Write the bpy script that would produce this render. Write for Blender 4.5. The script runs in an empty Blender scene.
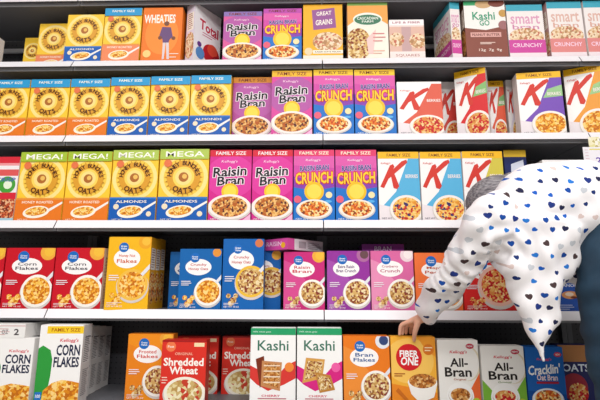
import bpy, bmesh, math, random
from mathutils import Vector, Matrix
random.seed(7)
scn = bpy.context.scene
COL = scn.collection
PI = math.pi

# ---------------------------------------------------------------- camera
FPX, CZ = 450.0, 0.68
CAM = Vector((-0.0525, -2.0127, CZ))
YAW, PITCH, ROLL = math.radians(1.528), math.radians(10.826), math.radians(0.176)
fwd = Vector((-math.sin(YAW) * math.cos(PITCH), math.cos(YAW) * math.cos(PITCH), math.sin(PITCH)))
rgt = Vector((math.cos(YAW), math.sin(YAW), 0))
upv = rgt.cross(fwd)
c, s = math.cos(ROLL), math.sin(ROLL)
rgt, upv = c * rgt + s * upv, -s * rgt + c * upv
cd = bpy.data.cameras.new('camera')
cd.sensor_width = 36.0
cd.lens = 36.0 * FPX / 600.0
cd.clip_start = 0.05
cam = bpy.data.objects.new('camera', cd)
COL.objects.link(cam)
m = Matrix((rgt, upv, -fwd)).transposed().to_4x4()
m.translation = CAM
cam.matrix_world = m
scn.camera = cam


def at(px, py, Y):
    """world point on the vertical plane at depth Y seen at a photo pixel"""
    d = fwd * FPX + rgt * (px - 300) + upv * (200 - py)
    return CAM + d * ((Y - CAM.y) / d.y)


# ---------------------------------------------------------------- materials
def lin(h):
    h = h.lstrip('#')
    out = []
    for i in (0, 2, 4):
        v = int(h[i:i + 2], 16) / 255
        out.append(v / 12.92 if v <= 0.04045 else ((v + 0.055) / 1.055) ** 2.4)
    return (*out, 1)


MATS = {}


def mat(h, rough=0.4, spec=0.25, metal=0.0):
    k = (h, rough, spec, metal)
    if k not in MATS:
        mt = bpy.data.materials.new('print_' + h.strip('#'))
        mt.use_nodes = True
        b = mt.node_tree.nodes['Principled BSDF']
        b.inputs['Base Color'].default_value = lin(h)
        b.inputs['Roughness'].default_value = rough
        b.inputs['Specular IOR Level'].default_value = spec
        b.inputs['Metallic'].default_value = metal
        MATS[k] = mt
    return MATS[k]


def cereal(cols, scale=120.0, key=None):
    """printed picture of cereal: voronoi flakes in several colours"""
    k = ('cer', tuple(cols), scale)
    if k in MATS:
        return MATS[k]
    mt = bpy.data.materials.new('cereal_print')
    mt.use_nodes = True
    nt = mt.node_tree
    b = nt.nodes['Principled BSDF']
    tc = nt.nodes.new('ShaderNodeTexCoord')
    vo = nt.nodes.new('ShaderNodeTexVoronoi')
    vo.inputs['Scale'].default_value = scale
    nt.links.new(tc.outputs['Object'], vo.inputs['Vector'])
    sp = nt.nodes.new('ShaderNodeSeparateColor')
    nt.links.new(vo.outputs['Color'], sp.inputs['Color'])
    rp = nt.nodes.new('ShaderNodeValToRGB')
    rp.color_ramp.interpolation = 'CONSTANT'
    n = len(cols)
    while len(rp.color_ramp.elements) < n:
        rp.color_ramp.elements.new(0.5)
    for i, h in enumerate(cols):
        rp.color_ramp.elements[i].position = i / n
        rp.color_ramp.elements[i].color = lin(h)
    nt.links.new(sp.outputs['Red'], rp.inputs['Fac'])
    nt.links.new(rp.outputs['Color'], b.inputs['Base Color'])
    b.inputs['Roughness'].default_value = 0.45
    b.inputs['Specular IOR Level'].default_value = 0.2
    MATS[k] = mt
    return mt


FLAKE = ['#f2a832', '#e08a1c', '#f7c65a', '#c96f18', '#ffd98a']
BRAN = ['#b06a2c', '#d0904a', '#8a4a1c', '#e6b878', '#c47a34']
OATS = ['#c89a58', '#e8c888', '#a06a34', '#f0dcb0', '#8a3a2c', '#d8ae6a']
RAIS = ['#c07a38', '#e0a050', '#5a2a2c', '#f0c078', '#b8602a']
CRUN = ['#e89a3c', '#f4c46c', '#c8501e', '#8a3a20', '#f8dc9c', '#e06a28']
BERRY = ['#f0b04c', '#f8d48a', '#c82a2c', '#e89a34', '#f6c66a', '#40306a']
RED = ['#e8b060', '#d83030', '#f4d090', '#c02028', '#e09048']
WHEAT = ['#e8d8a0', '#d0b070', '#f4eac4', '#c09a58', '#c8402c']
PALE = ['#e8c8a0', '#f4e0c4', '#d0a070', '#c8705a', '#f0d4b0', '#b88a60']


# ---------------------------------------------------------------- object helpers
def link(name, me, parent=None):
    o = bpy.data.objects.new(name, me)
    COL.objects.link(o)
    if parent is not None:
        o.parent = parent
    return o


def tag(o, label=None, cat=None, group=None, kind=None):
    if label: o['label'] = label
    if cat: o['category'] = cat
    if group: o['group'] = group
    if kind: o['kind'] = kind
    return o


def empty(name, loc, rz=0.0):
    o = bpy.data.objects.new(name, None)
    o.empty_display_size = 0.05
    COL.objects.link(o)
    o.location = loc
    o.rotation_euler = (0, 0, rz)
    return o


class MB:
    """collects polygons with materials into ONE mesh"""

    def __init__(self):
        self.v, self.f, self.mi, self.mats = [], [], [], []

    def m(self, mt):
        if mt not in self.mats:
            self.mats.append(mt)
        return self.mats.index(mt)

    def face(self, pts, mt):
        n = len(self.v)
        self.v += [tuple(p) for p in pts]
        self.f.append(tuple(range(n, n + len(pts))))
        self.mi.append(self.m(mt))

    def box(self, x0, y0, z0, x1, y1, z1, mt, front=True):
        p = [(x0, y0, z0), (x1, y0, z0), (x1, y1, z0), (x0, y1, z0), (x0, y0, z1), (x1, y0, z1), (x1, y1, z1), (x0, y1, z1)]
        n = len(self.v)
        self.v += p
        fs = [(3, 2, 1, 0), (4, 5, 6, 7), (1, 2, 6, 5), (2, 3, 7, 6), (3, 0, 4, 7)]
        if front: fs.append((0, 1, 5, 4))
        for f in fs:
            self.f.append(tuple(n + i for i in f))
            self.mi.append(self.m(mt))

    def prism(self, prof, x0, x1, mt):
        """profile in (y,z), extruded along x"""
        n = len(self.v); k = len(prof)
        self.v += [(x0, y, z) for y, z in prof] + [(x1, y, z) for y, z in prof]
        self.f.append(tuple(n + i for i in range(k))); self.mi.append(self.m(mt))
        self.f.append(tuple(n + k + i for i in reversed(range(k)))); self.mi.append(self.m(mt))
        for i in range(k):
            j = (i + 1) % k
            self.f.append((n + j, n + i, n + k + i, n + k + j)); self.mi.append(self.m(mt))

    def build(self, name, parent=None, bevel=0.0):
        me = bpy.data.meshes.new(name)
        me.from_pydata(self.v, [], self.f)
        for mt in self.mats: me.materials.append(mt)
        me.polygons.foreach_set('material_index', self.mi)
        me.update()
        if bevel:
            bm = bmesh.new(); bm.from_mesh(me)
            bmesh.ops.remove_doubles(bm, verts=bm.verts, dist=1e-5)
            bmesh.ops.recalc_face_normals(bm, faces=bm.faces)
            bmesh.ops.bevel(bm, geom=bm.edges[:], offset=bevel, segments=2, affect='EDGES', profile=0.6)
            bm.to_mesh(me); bm.free()
        return link(name, me, parent)


# ---------------------------------------------------------------- lettering
GLY = {}


def glyphs(s, bold=0.0):
    k = (s, bold)
    if k not in GLY:
        cu = bpy.data.curves.new('lettering', 'FONT')
        cu.body = s
        cu.size = 1.0
        cu.resolution_u = 2
        cu.offset = bold
        ob = bpy.data.objects.new('lettering', cu)
        COL.objects.link(ob)
        dg = bpy.context.evaluated_depsgraph_get()
        me = bpy.data.meshes.new_from_object(ob.evaluated_get(dg))
        vs = [(v.co.x, v.co.y) for v in me.vertices]
        fs = [tuple(p.vertices) for p in me.polygons]
        bpy.data.objects.remove(ob)
        bpy.data.curves.remove(cu)
        bpy.data.meshes.remove(me)
        GLY[k] = (vs, fs)
    return GLY[k]


def clip(pts):
    """clip polygon to the unit square"""
    for ax, lim, sg in ((0, 0, 1), (0, 1, -1), (1, 0, 1), (1, 1, -1)):
        out = []
        for i in range(len(pts)):
            a, b = pts[i - 1], pts[i]
            ia, ib = sg * (a[ax] - lim) >= 0, sg * (b[ax] - lim) >= 0
            if ia != ib:
                t = (lim - a[ax]) / (b[ax] - a[ax])
                out.append((a[0] + t * (b[0] - a[0]), a[1] + t * (b[1] - a[1])))
            if ib: out.append(b)
        pts = out
        if not pts: break
    return pts


class Art:
    """flat printing on a panel W x H; units 0..1, origin lower left; local x right, z up, faces -y"""
    STEP = 0.00013

    def __init__(self, W, H):
        self.W, self.H, self.n, self.mb = W, H, 0, MB()

    def _y(self):
        self.n += 1
        return -0.0004 - self.n * self.STEP

    def M(self, c):
        return mat(c) if isinstance(c, str) else c

    def poly(self, pts, c):
        p = clip(list(pts))
        if len(p) < 3: return
        y = self._y()
        a = sum(p[i - 1][0] * p[i][1] - p[i][0] * p[i - 1][1] for i in range(len(p)))
        if a < 0: p = p[::-1]
        self.mb.face([(x * self.W, y, z * self.H) for x, z in p], self.M(c))

    def rect(self, x0, y0, x1, y1, c):
        self.poly([(x0, y0), (x1, y0), (x1, y1), (x0, y1)], c)

    def ell(self, cx, cy, rx, c, ry=None, rot=0.0, n=28):
        """radius as share of the width unless ry given (share of height)"""
        if ry is None: ry = rx * self.W / self.H
        ca, sa = math.cos(rot), math.sin(rot)
        k = self.W / self.H
        P = []
        for i in range(n):
            t = 2 * PI * i / n
            x, y = rx * math.cos(t), ry / k * math.sin(t)
            P.append((cx + x * ca - y * sa, cy + (x * sa + y * ca) * k))
        self.poly(P, c)

    def text(self, s, x0, x1, cy, h, c, bold=0.0, shear=0.0, rise=0.0, halo=None, hb=0.06, raw=False):
        """lettering fitted between x0..x1, centred on cy, cap height h (share of H)"""
        if halo: self.text(s, x0, x1, cy, h, halo, bold * .45 + hb, shear, rise, raw=True)
        vs, fs = glyphs(s, bold if raw else round(bold * .45, 4))
        if not vs: return
        b0 = glyphs(s, 0.0)[0]
        mx0, mx1 = min(v[0] for v in b0), max(v[0] for v in b0)
        my0, my1 = min(v[1] for v in b0), max(v[1] for v in b0)
        sx, sy = (x1 - x0) / max(1e-6, mx1 - mx0), h / max(1e-6, my1 - my0)
        y = self._y()
        n = len(self.mb.v)
        for vx, vy in vs:
            ny = (vy - (my0 + my1) / 2) * sy
            nx = x0 + (vx - mx0) * sx
            px = nx + shear * ny * self.H / self.W
            pz = cy + ny + rise * (nx - (x0 + x1) / 2)
            self.mb.v.append((px * self.W, y, pz * self.H))
        mi = self.mb.m(self.M(c))
        for f in fs:
            self.mb.f.append(tuple(n + i for i in f)); self.mb.mi.append(mi)

    def arc(self, s, cx, cy, r, a0, a1, size, c, bold=0.03, inward=False):
        y = self._y()
        mi = self.mb.m(self.M(c))
        L = len(s)
        for i, ch in enumerate(s):
            if ch == ' ': continue
            vs, fs = glyphs(ch, bold)
            t = math.radians(a0 + (a1 - a0) * (i + 0.5) / L)
            mx = (min(v[0] for v in vs) + max(v[0] for v in vs)) / 2
            n = len(self.mb.v)
            rot = t - PI / 2 if not inward else t + PI / 2
            ca, sa = math.cos(rot), math.sin(rot)
            for vx, vy in vs:
                lx, ly = (vx - mx) * size, (vy - 0.35) * size
                self.mb.v.append(((cx + r * math.cos(t) + lx * ca - ly * sa) * self.W, y,
                                  cy * self.H + (r * math.sin(t) + lx * sa + ly * ca) * self.W))
            for f in fs:
                self.mb.f.append(tuple(n + k for k in f)); self.mb.mi.append(mi)

    def bowl(self, cx, cy, r, cols, rim='#fbf7f0', ry=None, scale=120, spoon=None):
        if ry is None: ry = r * self.W / self.H
        self.ell(cx, cy - ry * 0.10, r * 1.05, '#b8885a' if rim == 'wood' else '#d9d0cc', ry * 1.06)
        self.ell(cx, cy, r, '#f4efe6' if rim == 'wood' else rim, ry)
        if spoon:
            self.poly([(cx + r * .3, cy + ry * .5), (cx + r * .45, cy + ry * .35), (cx + r * 1.25, cy + ry * 1.25), (cx + r * 1.1, cy + ry * 1.4)], spoon)
        self.ell(cx, cy, r * 0.85, cereal(cols, scale), ry * 0.83)

    def bits(self, pts, r, cols, scale=150):
        for i, (x, y) in enumerate(pts):
            self.ell(x, y, r * (0.8 + 0.4 * ((i * 37) % 10) / 10), cereal(cols, scale), rot=i * 1.3)

    def lines(self, x0, x1, y0, y1, n, c, th=0.006):
        for i in range(n):
            yy = y0 + (y1 - y0) * i / max(1, n - 1)
            self.rect(x0, yy, x0 + (x1 - x0) * (0.75 + 0.25 * ((i * 7) % 4) / 3), yy + th, c)


# ---------------------------------------------------------------- designs
def d_oats(a, band=None, words='', base='orange', flavour='HONEY ROASTED'):
    a.rect(0, 0, 1, 1, '#fccd38')
    top = 0.86 if band else 1.0
    cy = 0.605 if band else 0.66
    a.ell(.5, cy, .49, '#fee592')
    a.ell(.5, cy, .41, '#fbd050')
    for k in range(24):
        t = 2 * PI * k / 24
        kx, ky = math.cos(t), math.sin(t) * a.W / a.H
        tx, ty = -math.sin(t), math.cos(t) * a.W / a.H
        a.poly([(.5 + .27 * kx + .034 * tx, cy + .27 * ky + .034 * ty), (.5 + .27 * kx - .034 * tx, cy + .27 * ky - .034 * ty), (.5 + .40 * kx, cy + .40 * ky)], '#c88a24')
    a.ell(.5, cy, .34, '#e0a030'); a.ell(.5, cy, .22, '#fbd860')
    a.arc('HONEY BUNCHES', .5, cy, .295, 176, 4, .125, '#4a220c', .03)
    a.arc('OATS', .5, cy, .285, 228, 312, .155, '#4a220c', .03, True)
    a.ell(.5, cy, .17, '#fbe08c')
    a.ell(.5, cy, .10, '#b06a2c')
    a.ell(.52, cy + .01, .05, '#f0c060')
    if band:
        a.rect(0, top, 1, 1, band)
        if words: a.text(words, .12 if len(words) < 7 else .2, .9 if len(words) < 7 else .8, .93 if len(words) < 7 else .945, .075 if len(words) < 7 else .04, '#fffdf0', .03)
        a.ell(.17, .80, .08, '#e8784a')
    bc = {'orange': '#ea7a22', 'blue': '#145cb4', 'pink': '#f08a5c'}[base]
    a.rect(0, 0, 1, .31, bc)
    a.rect(0, .305, 1, .33, '#e8963c' if base != 'blue' else '#2a78c8')
    a.text(flavour, .14, .80, .27, .035, '#fff4e0', .03)
    a.poly([(.68, .16), (.72, .13), (1, .25), (1, .28)], '#f6f0ea')
    a.ell(.46, .13, .28, '#fbf2e2', .085, .12)
    a.ell(.46, .14, .23, cereal(FLAKE, 140), .06, .12)
    if base == 'blue':
        a.ell(.15, .2, .06, '#f0e0c4', rot=.6); a.ell(.86, .1, .055, '#f0e0c4', rot=-.4)
    a.text('NET WT', .08, .3, .025, .018, '#fff4e0')


def d_raisin(a, band='#d8203c', words='FAMILY SIZE', bg='#d6248e', bowl=RAIS):
    a.rect(0, 0, 1, 1, bg)
    a.ell(.5, .62, .6, '#e03aa0' if bg == '#d6248e' else '#b85aa8', .3)
    a.rect(0, .905, 1, 1, band)
    a.text(words, .14, .86, .952, .05, '#fff0f0' if band[1] == 'd' else '#8a2a10', .03)
    a.text("Kellogg's", .28, .66, .83, .045, '#fbd0ea', .02, .2)
    a.text('Raisin', .1, .88, .69, .13, '#1c1420', .05, .05, .04, '#fff6fb', .045)
    a.text('Bran', .2, .82, .565, .12, '#1c1420', .05, .05, .04, '#fff6fb', .045)
    a.ell(.5, .41, .20, '#fbc422')
    a.ell(.5, .41, .15, '#fddc4c')
    a.bowl(.5, .2, .5, bowl, '#fbeee8', .17)
    a.text('NET WT', .06, .34, .03, .022, '#fff0f8')
    a.poly([(.78, .0), (1, .0), (1, .1)], '#f6b8dc')


def d_crunch(a, band='#e23a6c', words='FAMILY SIZE'):
    a.rect(0, 0, 1, 1, '#1a74cc')
    a.poly([(0, .47), (.5, .42), (1, .47), (1, 1), (0, 1)], '#8a3cae')
    a.poly([(0, .62), (.5, .56), (1, .62), (1, 1), (0, 1)], '#d44aa8')
    a.poly([(0, .78), (1, .74), (1, 1), (0, 1)], '#e05cae')
    a.rect(0, .91, 1, 1, band)
    a.text(words, .14, .86, .955, .045, '#fff2d8' if band[1] == 'e' else '#7a2a10', .03)
    a.text("Kellogg's", .3, .66, .85, .04, '#fbe0f0', .02, .2)
    a.text('RAISIN BRAN', .16, .86, .74, .07, '#3a2a7a', .05, 0, .03, '#d8ccf4', .04)
    a.text('CRUNCH', .05, .95, .60, .15, '#fbd234', .06, 0, .02, '#d8402c', .06)
    a.ell(.5, .41, .24, '#f8c024'); a.ell(.5, .41, .18, '#fcdc54')
    a.ell(.86, .36, .08, '#f4e4b0'); a.ell(.84, .27, .09, '#5ab0ea', .02)
    a.ell(.1, .30, .09, '#e8607a')
    a.bowl(.5, .17, .42, CRUN, '#f6ece0', .13)
    a.text('NET WT', .06, .36, .03, .024, '#e8f4ff')


def d_k(a, band='#f6bc1c', words='FAMILY SIZE', swath='#5ab4e0', bowl=BERRY, swath2=None, kx=.28):
    a.rect(0, 0, 1, 1, '#fbf7f6')
    a.poly([(1, .96), (.78, .96), (.42, .42), (.1, .22), (0, .2), (0, 0), (1, 0)], swath)
    if swath2: a.poly([(1, .78), (.68, .72), (.56, .58), (1, .60)], swath2)
    a.poly([(0, .0), (0, .24), (.3, .20), (.45, .0)], '#f0e6ea')
    if band:
        a.rect(0, .90, 1, 1, band)
        a.text(words, .22, .8, .952, .045, '#8a4a10', .03)
    a.text("Kellogg's", .07, .3, .83, .035, '#d83a3a', .02, .2)
    o = kx - .28
    a.poly([(o + .04, .49), (o + .13, .47), (o + .40, .78), (o + .37, .82), (o + .29, .80)], '#d6382c')
    a.poly([(o + .17, .64), (o + .24, .60), (o + .72, .84), (o + .70, .885), (o + .58, .86)], '#d6382c')
    a.poly([(o + .29, .70), (o + .38, .70), (o + .50, .50), (o + .45, .455), (o + .36, .47)], '#d6382c')
    a.text('BERRIES', .66, .96, .64, .05, '#fff4ee', .03)
    a.bowl(.66, .17, .40, bowl, '#f6efe8', .20)
    a.text('NET WT', .06, .3, .04, .022, '#555060')


def d_house(a, bg, l1, l2, tc, bowl=FLAKE, piece='#f6c040', pc='#f2b040', bx=.70, by=.30, br=.32, splash=None, rim='#fbf7f0', top=None):
    """shop brand: blue round logo, white oval with name, bowl lower right"""
    a.rect(0, 0, 1, 1, bg)
    if splash: a.poly([(0, 0), (.3, 0), (.55, .5), (.2, .8), (0, .86)], splash)
    if top: a.rect(0, .94, 1, 1, top)
    a.ell(.86, .93, .16, pc); a.ell(.88, .94, .10, piece)
    a.ell(.45, .70, .31, '#fdfafa', .135)
    a.ell(.36, .855, .115, '#1d6cc0')
    a.text('Great', .29, .43, .872, .025, '#ffffff', .04)
    a.text('Value', .29, .43, .838, .025, '#ffffff', .04)
    a.text(l1, .26, .64, .735, .05, tc, .03)
    a.text(l2, .22, .68, .665, .05, tc, .03)
    a.bowl(bx, by, br, bowl, rim, spoon='#e8e8ee')
    a.bits([(.16, .20), (.28, .14), (.22, .10), (.34, .20)], .07, bowl)
    a.lines(.06, .3, .40, .46, 3, '#f4eef4', .012)
    a.text('NET WT 18 OZ', .05, .42, .05, .02, '#fff4f4', .02)
    a.lines(.05, .4, .075, .095, 2, '#f4eef4')


def d_bar(a, rib, bar, name='CHERRY'):
    a.rect(0, 0, 1, 1, '#f8f7f6')
    a.rect(0, .91, 1, 1, '#28a068')
    a.text('100% whole grain', .05, .45, .95, .025, '#d8f4e4', .02)
    a.text('Kashi', .16, .84, .775, .13, '#35705c', .02)
    a.poly([(0, .52), (.2, .46), (.55, .36), (.8, .52), (1, .58), (1, .36), (.75, .28), (.4, .20), (.15, .28), (0, .36)], rib)
    if bar == 'slab':
        a.poly([(.12, .60), (.30, .64), (.36, .30), (.22, .24)], '#7a3018')
        a.poly([(.26, .58), (.70, .56), (.66, .20), (.24, .26)], '#c88a58')
        a.poly([(.32, .55), (.66, .53), (.62, .24), (.30, .29)], cereal(BRAN, 200))
        for k in range(4): a.rect(.3, .30 + .07 * k, .66, .315 + .07 * k, '#f0dcc4')
        a.ell(.86, .5, .10, '#f08a3c')
    else:
        a.poly([(.2, .62), (.62, .60), (.56, .36), (.12, .30)], '#d8a050')
        a.poly([(.24, .58), (.58, .57), (.52, .40), (.16, .34)], cereal(OATS, 200))
        a.poly([(.4, .44), (.74, .40), (.84, .22), (.5, .18)], '#c08438')
        a.poly([(.44, .41), (.72, .37), (.78, .24), (.52, .21)], cereal(OATS, 200))
        a.ell(.86, .5, .10, '#f060a8')
    a.text(name, .26, .66, .14, .026, '#d84060', .02)
    a.lines(.18, .8, .06, .1, 2, '#c87a88', .012)


def d_bran(a, corner, cornertop, l='Original'):
    a.rect(0, 0, 1, 1, '#f6f3ee')
    a.poly([(1, 0), (1, .52), (.78, .30), (.62, 0)], corner)
    a.poly([(0, 0), (0, .46), (.2, .30), (.36, 0)], corner if cornertop == 'both' else '#f6f3ee')
    a.ell(.72, .66, .33, '#e8dcc0', .26); a.ell(.68, .66, .32, '#f6f3ee', .255)
    a.ell(.8, .91, .1, '#c03048', .04); a.text('NEW', .73, .87, .91, .025, '#ffffff', .03)
    a.text("Kellogg's", .3, .72, .82, .055, '#d8243c', .03, .2)
    a.text('All-', .3, .72, .67, .12, '#26201e', .05)
    a.text('Bran', .16, .80, .53, .13, '#26201e', .05)
    a.text(l, .36, .66, .42, .035, '#6a8a3a' if cornertop == 'both' else '#b05a2c', .02)
    a.ell(.5, .18, .33, '#fbf9f6')
    a.bowl(.5, .2, .28, BRAN if cornertop != 'both' else RED, '#fbf9f6', .12)
    a.ell(.88, .1, .1, '#b8c83c')
    a.text('9g', .83, .93, .1, .04, '#ffffff', .04)


def d_corn(a, words=True):
    a.rect(0, 0, 1, 1, '#f7f5f4')
    if words:
        a.rect(.16, .89, 1, .985, '#f7cf2c')
        a.text('FAMILY SIZE', .26, .92, .938, .045, '#b86a10', .04)
    a.poly([(0, 0), (.26, 0), (.33, .36), (.34, .56), (.28, .68), (.1, .74), (0, .70)], '#2f9a3e')
    a.text("Kellogg's", .48, .9, .80, .055, '#d83048', .03, .2)
    a.text('CORN', .42, .95, .68, .13, '#1c2444', .06)
    a.text('FLAKES', .38, .95, .53, .12, '#1c2444', .06)
    a.poly([(.16, 0), (.2, .18), (.38, .27), (.6, .31), (.84, .29), (1, .27), (1, 0)], cereal(FLAKE, 90))
    a.rect(.02, .06, .17, .16, '#2a74c4')
    a.text('100', .04, .15, .11, .04, '#ffffff', .03)


def d_wheaties(a):
    a.rect(0, 0, 1, 1, '#f07a1e')
    a.ell(.5, .5, .42, '#f68f34', .36)
    a.text('WHEATIES', .04, .82, .79, .15, '#fff6ec', .06)
    a.poly([(.50, .64), (.72, .63), (.78, .46), (.70, .40), (.68, .34), (.54, .34), (.52, .42), (.44, .48)], '#6a4a7a')
    a.ell(.61, .70, .065, '#7a4a34'); a.ell(.46, .44, .05, '#7a4a34'); a.ell(.80, .43, .05, '#7a4a34')
    a.poly([(.54, .35), (.61, .35), (.59, .06), (.54, .04)], '#e0d0d4'); a.poly([(.62, .35), (.69, .35), (.72, .05), (.66, .05)], '#e0d0d4')
    a.ell(.15, .15, .1, '#fbd080')
    a.lines(.72, .95, .08, .14, 2, '#fff0e0', .012)


def d_total(a):
    a.rect(0, 0, 1, 1, '#f6f3f6')
    a.text('Total', .2, .9, .68, .16, '#c82848', .06, 0, -.05)
    a.lines(.3, .8, .52, .56, 2, '#c87088', .014)
    a.ell(.66, .26, .32, '#c02430', .17); a.ell(.7, .34, .2, '#e2503c', .1); a.ell(.9, .16, .22, '#a01c28', .12)
    a.ell(.24, .2, .16, '#5a90cc', .1); a.ell(.2, .34, .08, '#6a3a8a')


def d_grains(a):
    a.rect(0, 0, 1, 1, '#f6b624'); a.rect(0, .0, 1, .09, '#f4ead8')
    a.poly([(.22, .9), (.80, .94), (.84, .58), (.26, .54)], '#9a5a9a')
    a.text('GREAT', .34, .72, .84, .07, '#fff6ea', .04, 0, .06); a.text('GRAINS', .32, .74, .68, .09, '#fff6ea', .05, 0, .06)
    a.ell(.62, .33, .38, cereal(PALE, 90), .17)
    a.rect(.25, .12, 1, .18, '#fbf2e0'); a.ell(.14, .16, .1, '#f0d8b0')
    a.text('RAISIN DATE PECAN', .3, .95, .15, .025, '#5a3a20', .02)


def d_farm(a):
    a.rect(0, 0, 1, 1, '#f6f0e2'); a.rect(0, .9, 1, 1, '#8cb860'); a.poly([(0, .9), (1, .9), (1, .58), (.8, .66), (.2, .66), (0, .56)], '#f4a850')
    a.ell(.5, .67, .36, '#f2f6ea', .11); a.ell(.5, .66, .33, '#3f7a5c', .085)
    a.text('CASCADIAN', .24, .76, .685, .045, '#f4faf0', .03); a.text('FARM', .36, .64, .63, .035, '#f4faf0', .03)
    a.ell(.26, .26, .32, cereal(OATS, 110), .26)
    a.poly([(.46, .34), (.7, .5), (.62, .1), (.5, .1)], '#f6ccc8')
    a.lines(.62, .93, .30, .42, 3, '#d88080', .016); a.lines(.62, .9, .1, .14, 2, '#e8a890', .012)


def d_square(a):
    a.rect(0, 0, 1, 1, '#f0dcd6'); a.rect(0, .86, 1, 1, '#fbf4f4')
    a.text('LIFE & FIBER', .1, .9, .93, .05, '#a85a70', .03)
    a.rect(0, .2, 1, .82, '#e2b8a8'); a.rect(.35, .2, .62, .82, '#c8a4a4')
    a.ell(.2, .5, .22, cereal(PALE, 90)); a.ell(.8, .46, .24, cereal(PALE, 90))
    a.rect(0, 0, 1, .2, '#f4e6e2'); a.text('SQUARES', .16, .84, .1, .07, '#b87a78', .02)


def d_go(a):
    a.rect(0, 0, 1, 1, '#8a4a3c')
    a.poly([(0, .52), (.5, .48), (1, .55), (1, 1), (0, 1)], '#f4f2ee'); a.poly([(0, .9), (.4, .9), (.4, 1), (0, 1)], '#3aa86c')
    a.ell(.48, .92, .2, '#d0a878', .07); a.ell(.8, .94, .2, '#7a3a2c', .07); a.ell(.93, .56, .12, '#a06a6c'); a.ell(.94, .76, .1, '#c89a50')
    a.text('Kashi', .2, .74, .72, .13, '#2f9a74', .03); a.text('GO', .36, .6, .60, .09, '#2f9a74', .03)
    a.rect(.12, .36, .86, .44, '#e0a8a0'); a.text('PEANUT BUTTER', .16, .82, .4, .04, '#6a2c24', .03)
    a.lines(.34, .7, .24, .26, 2, '#e8c8bc', .014); a.text('12g  7g  9g', .3, .84, .14, .05, '#f4dcd0', .04)


def d_smart(a, w, foot, cols=PALE):
    a.rect(0, 0, 1, 1, '#f4ecea'); a.rect(0, .88, 1, 1, '#3aa8c0')
    a.text('smart', .1, .9, .72, .16, '#e0a0c0' if foot != '#e28a88' else '#e0b4a8', .03); a.text(w, .14, .86, .58, .09, '#d48ab0' if foot != '#e28a88' else '#dca898', .02)
    a.ell(.5, .40, .48, cereal(cols, 100), .16)
    a.rect(0, .10, 1, .34, foot); a.text('CRUNCHY', .1, .9, .24, .07, '#fbd8ec', .03)
    a.rect(0, 0, 1, .1, '#f4e4ea')


def d_pinktop(a):
    a.rect(0, 0, 1, 1, '#f0a8b8'); a.ell(.5, .3, .36, '#fbe8ec'); a.text('GRANOLA', .1, .9, .7, .1, '#b03058', .04)


def d_redwhite(a):
    a.rect(0, 0, 1, 1, '#f4eef2'); a.rect(0, .9, 1, 1, '#d82c3c'); a.rect(0, .86, 1, .9, '#f09aa0')
    a.rect(.5, .70, 1, .8, '#e05a5a'); a.ell(.76, .56, .2, '#4aa03c'); a.ell(.78, .56, .1, '#e8f4dc')
    a.rect(0, .34, 1, .44, '#d8283a'); a.text('CRISP', .5, .95, .64, .06, '#4a60b0', .03)
    a.rect(0, 0, 1, .34, cereal(['#b8482c', '#d87a48', '#7a2c1c', '#e8b48a'], 130)); a.rect(0, .0, 1, .05, '#a8d0e0')


def d_bluebox(a):
    a.rect(0, 0, 1, 1, '#1c2a64'); a.rect(0, .9, 1, 1, '#e8bc2c'); a.poly([(.2, .3), (.9, .5), (.86, .86), (.3, .8)], '#d8dcec')
    a.text('FROSTED', .24, .84, .62, .1, '#1c2a64', .05); a.bowl(.5, .2, .36, WHEAT)


def d_bluecorner(a):
    a.rect(0, 0, 1, 1, '#2c58b4'); a.poly([(0, .8), (1, .7), (1, 1), (0, 1)], '#3c6cc8')
    a.ell(.44, .42, .2, '#e8a068', .1); a.ell(.42, .44, .1, '#f4dcc8', .05); a.ell(.52, .36, .08, '#7a3a2c', .03); a.text('GRANOLA', .12, .7, .66, .07, '#f0f4fc', .03)
    a.lines(.08, .5, .06, .16, 3, '#c8d4f0', .016)


def d_crackle(a):
    a.rect(0, 0, 1, 1, '#1c64b8'); a.poly([(0, .0), (1, 0), (1, .24), (0, .3)], '#1450a0')
    a.ell(.86, .88, .1, '#e04058', .04); a.text('NEW', .8, .92, .88, .03, '#ffffff', .03); a.text("Kellogg's", .3, .68, .80, .05, '#f0485c', .03, .2)
    a.text("Cracklin'", .05, .88, .64, .15, '#ffffff', .06, .06, .05); a.text('Oat Bran', .26, .80, .51, .09, '#ffe8e8', .05)
    a.rect(.24, .41, .82, .445, '#a8243c')
    a.bowl(.5, .18, .40, CRUN, '#eef2f8', .16)


def d_hoops(a):
    a.rect(0, 0, 1, 1, '#24285c'); a.rect(0, .72, 1, 1, '#b07848'); a.text('OATS', .1, .9, .62, .12, '#e8f0fa', .05)
    a.ell(.4, .3, .4, '#a02c3c'); a.ell(.5, .2, .3, cereal(RED, 120))


def d_fibre(a):
    a.rect(0, 0, 1, 1, '#f6b43c'); a.poly([(0, 0), (1, 0), (1, .22), (0, .34)], '#ec8a24'); a.ell(.4, .66, .55, '#fbc860', .32)
    a.poly([(.6, 1), (1, 1), (1, .72), (.8, .8)], '#f09c2c'); a.ell(.84, .82, .12, '#e07a20')
    a.lines(.76, .93, .80, .84, 2, '#fff0c8', .014)
    a.ell(.40, .71, .29, '#d41c26'); a.text('FIBER', .2, .60, .76, .085, '#ffffff', .06); a.text('ONE', .22, .60, .655, .11, '#ffffff', .06, .1)
    a.lines(.06, .3, .44, .47, 2, '#a8541c', .014)
    a.poly([(.36, .34), (1.0, .34), (.92, .16), (.7, .1), (.54, .12), (.42, .2)], '#f8f4ee'); a.ell(.68, .36, .33, '#fbf8f2', .09)
    a.ell(.68, .38, .30, cereal(BRAN, 130), .10); a.poly([(.08, .24), (.3, .1), (.36, .12), (.14, .28)], '#c86a1c')


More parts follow.
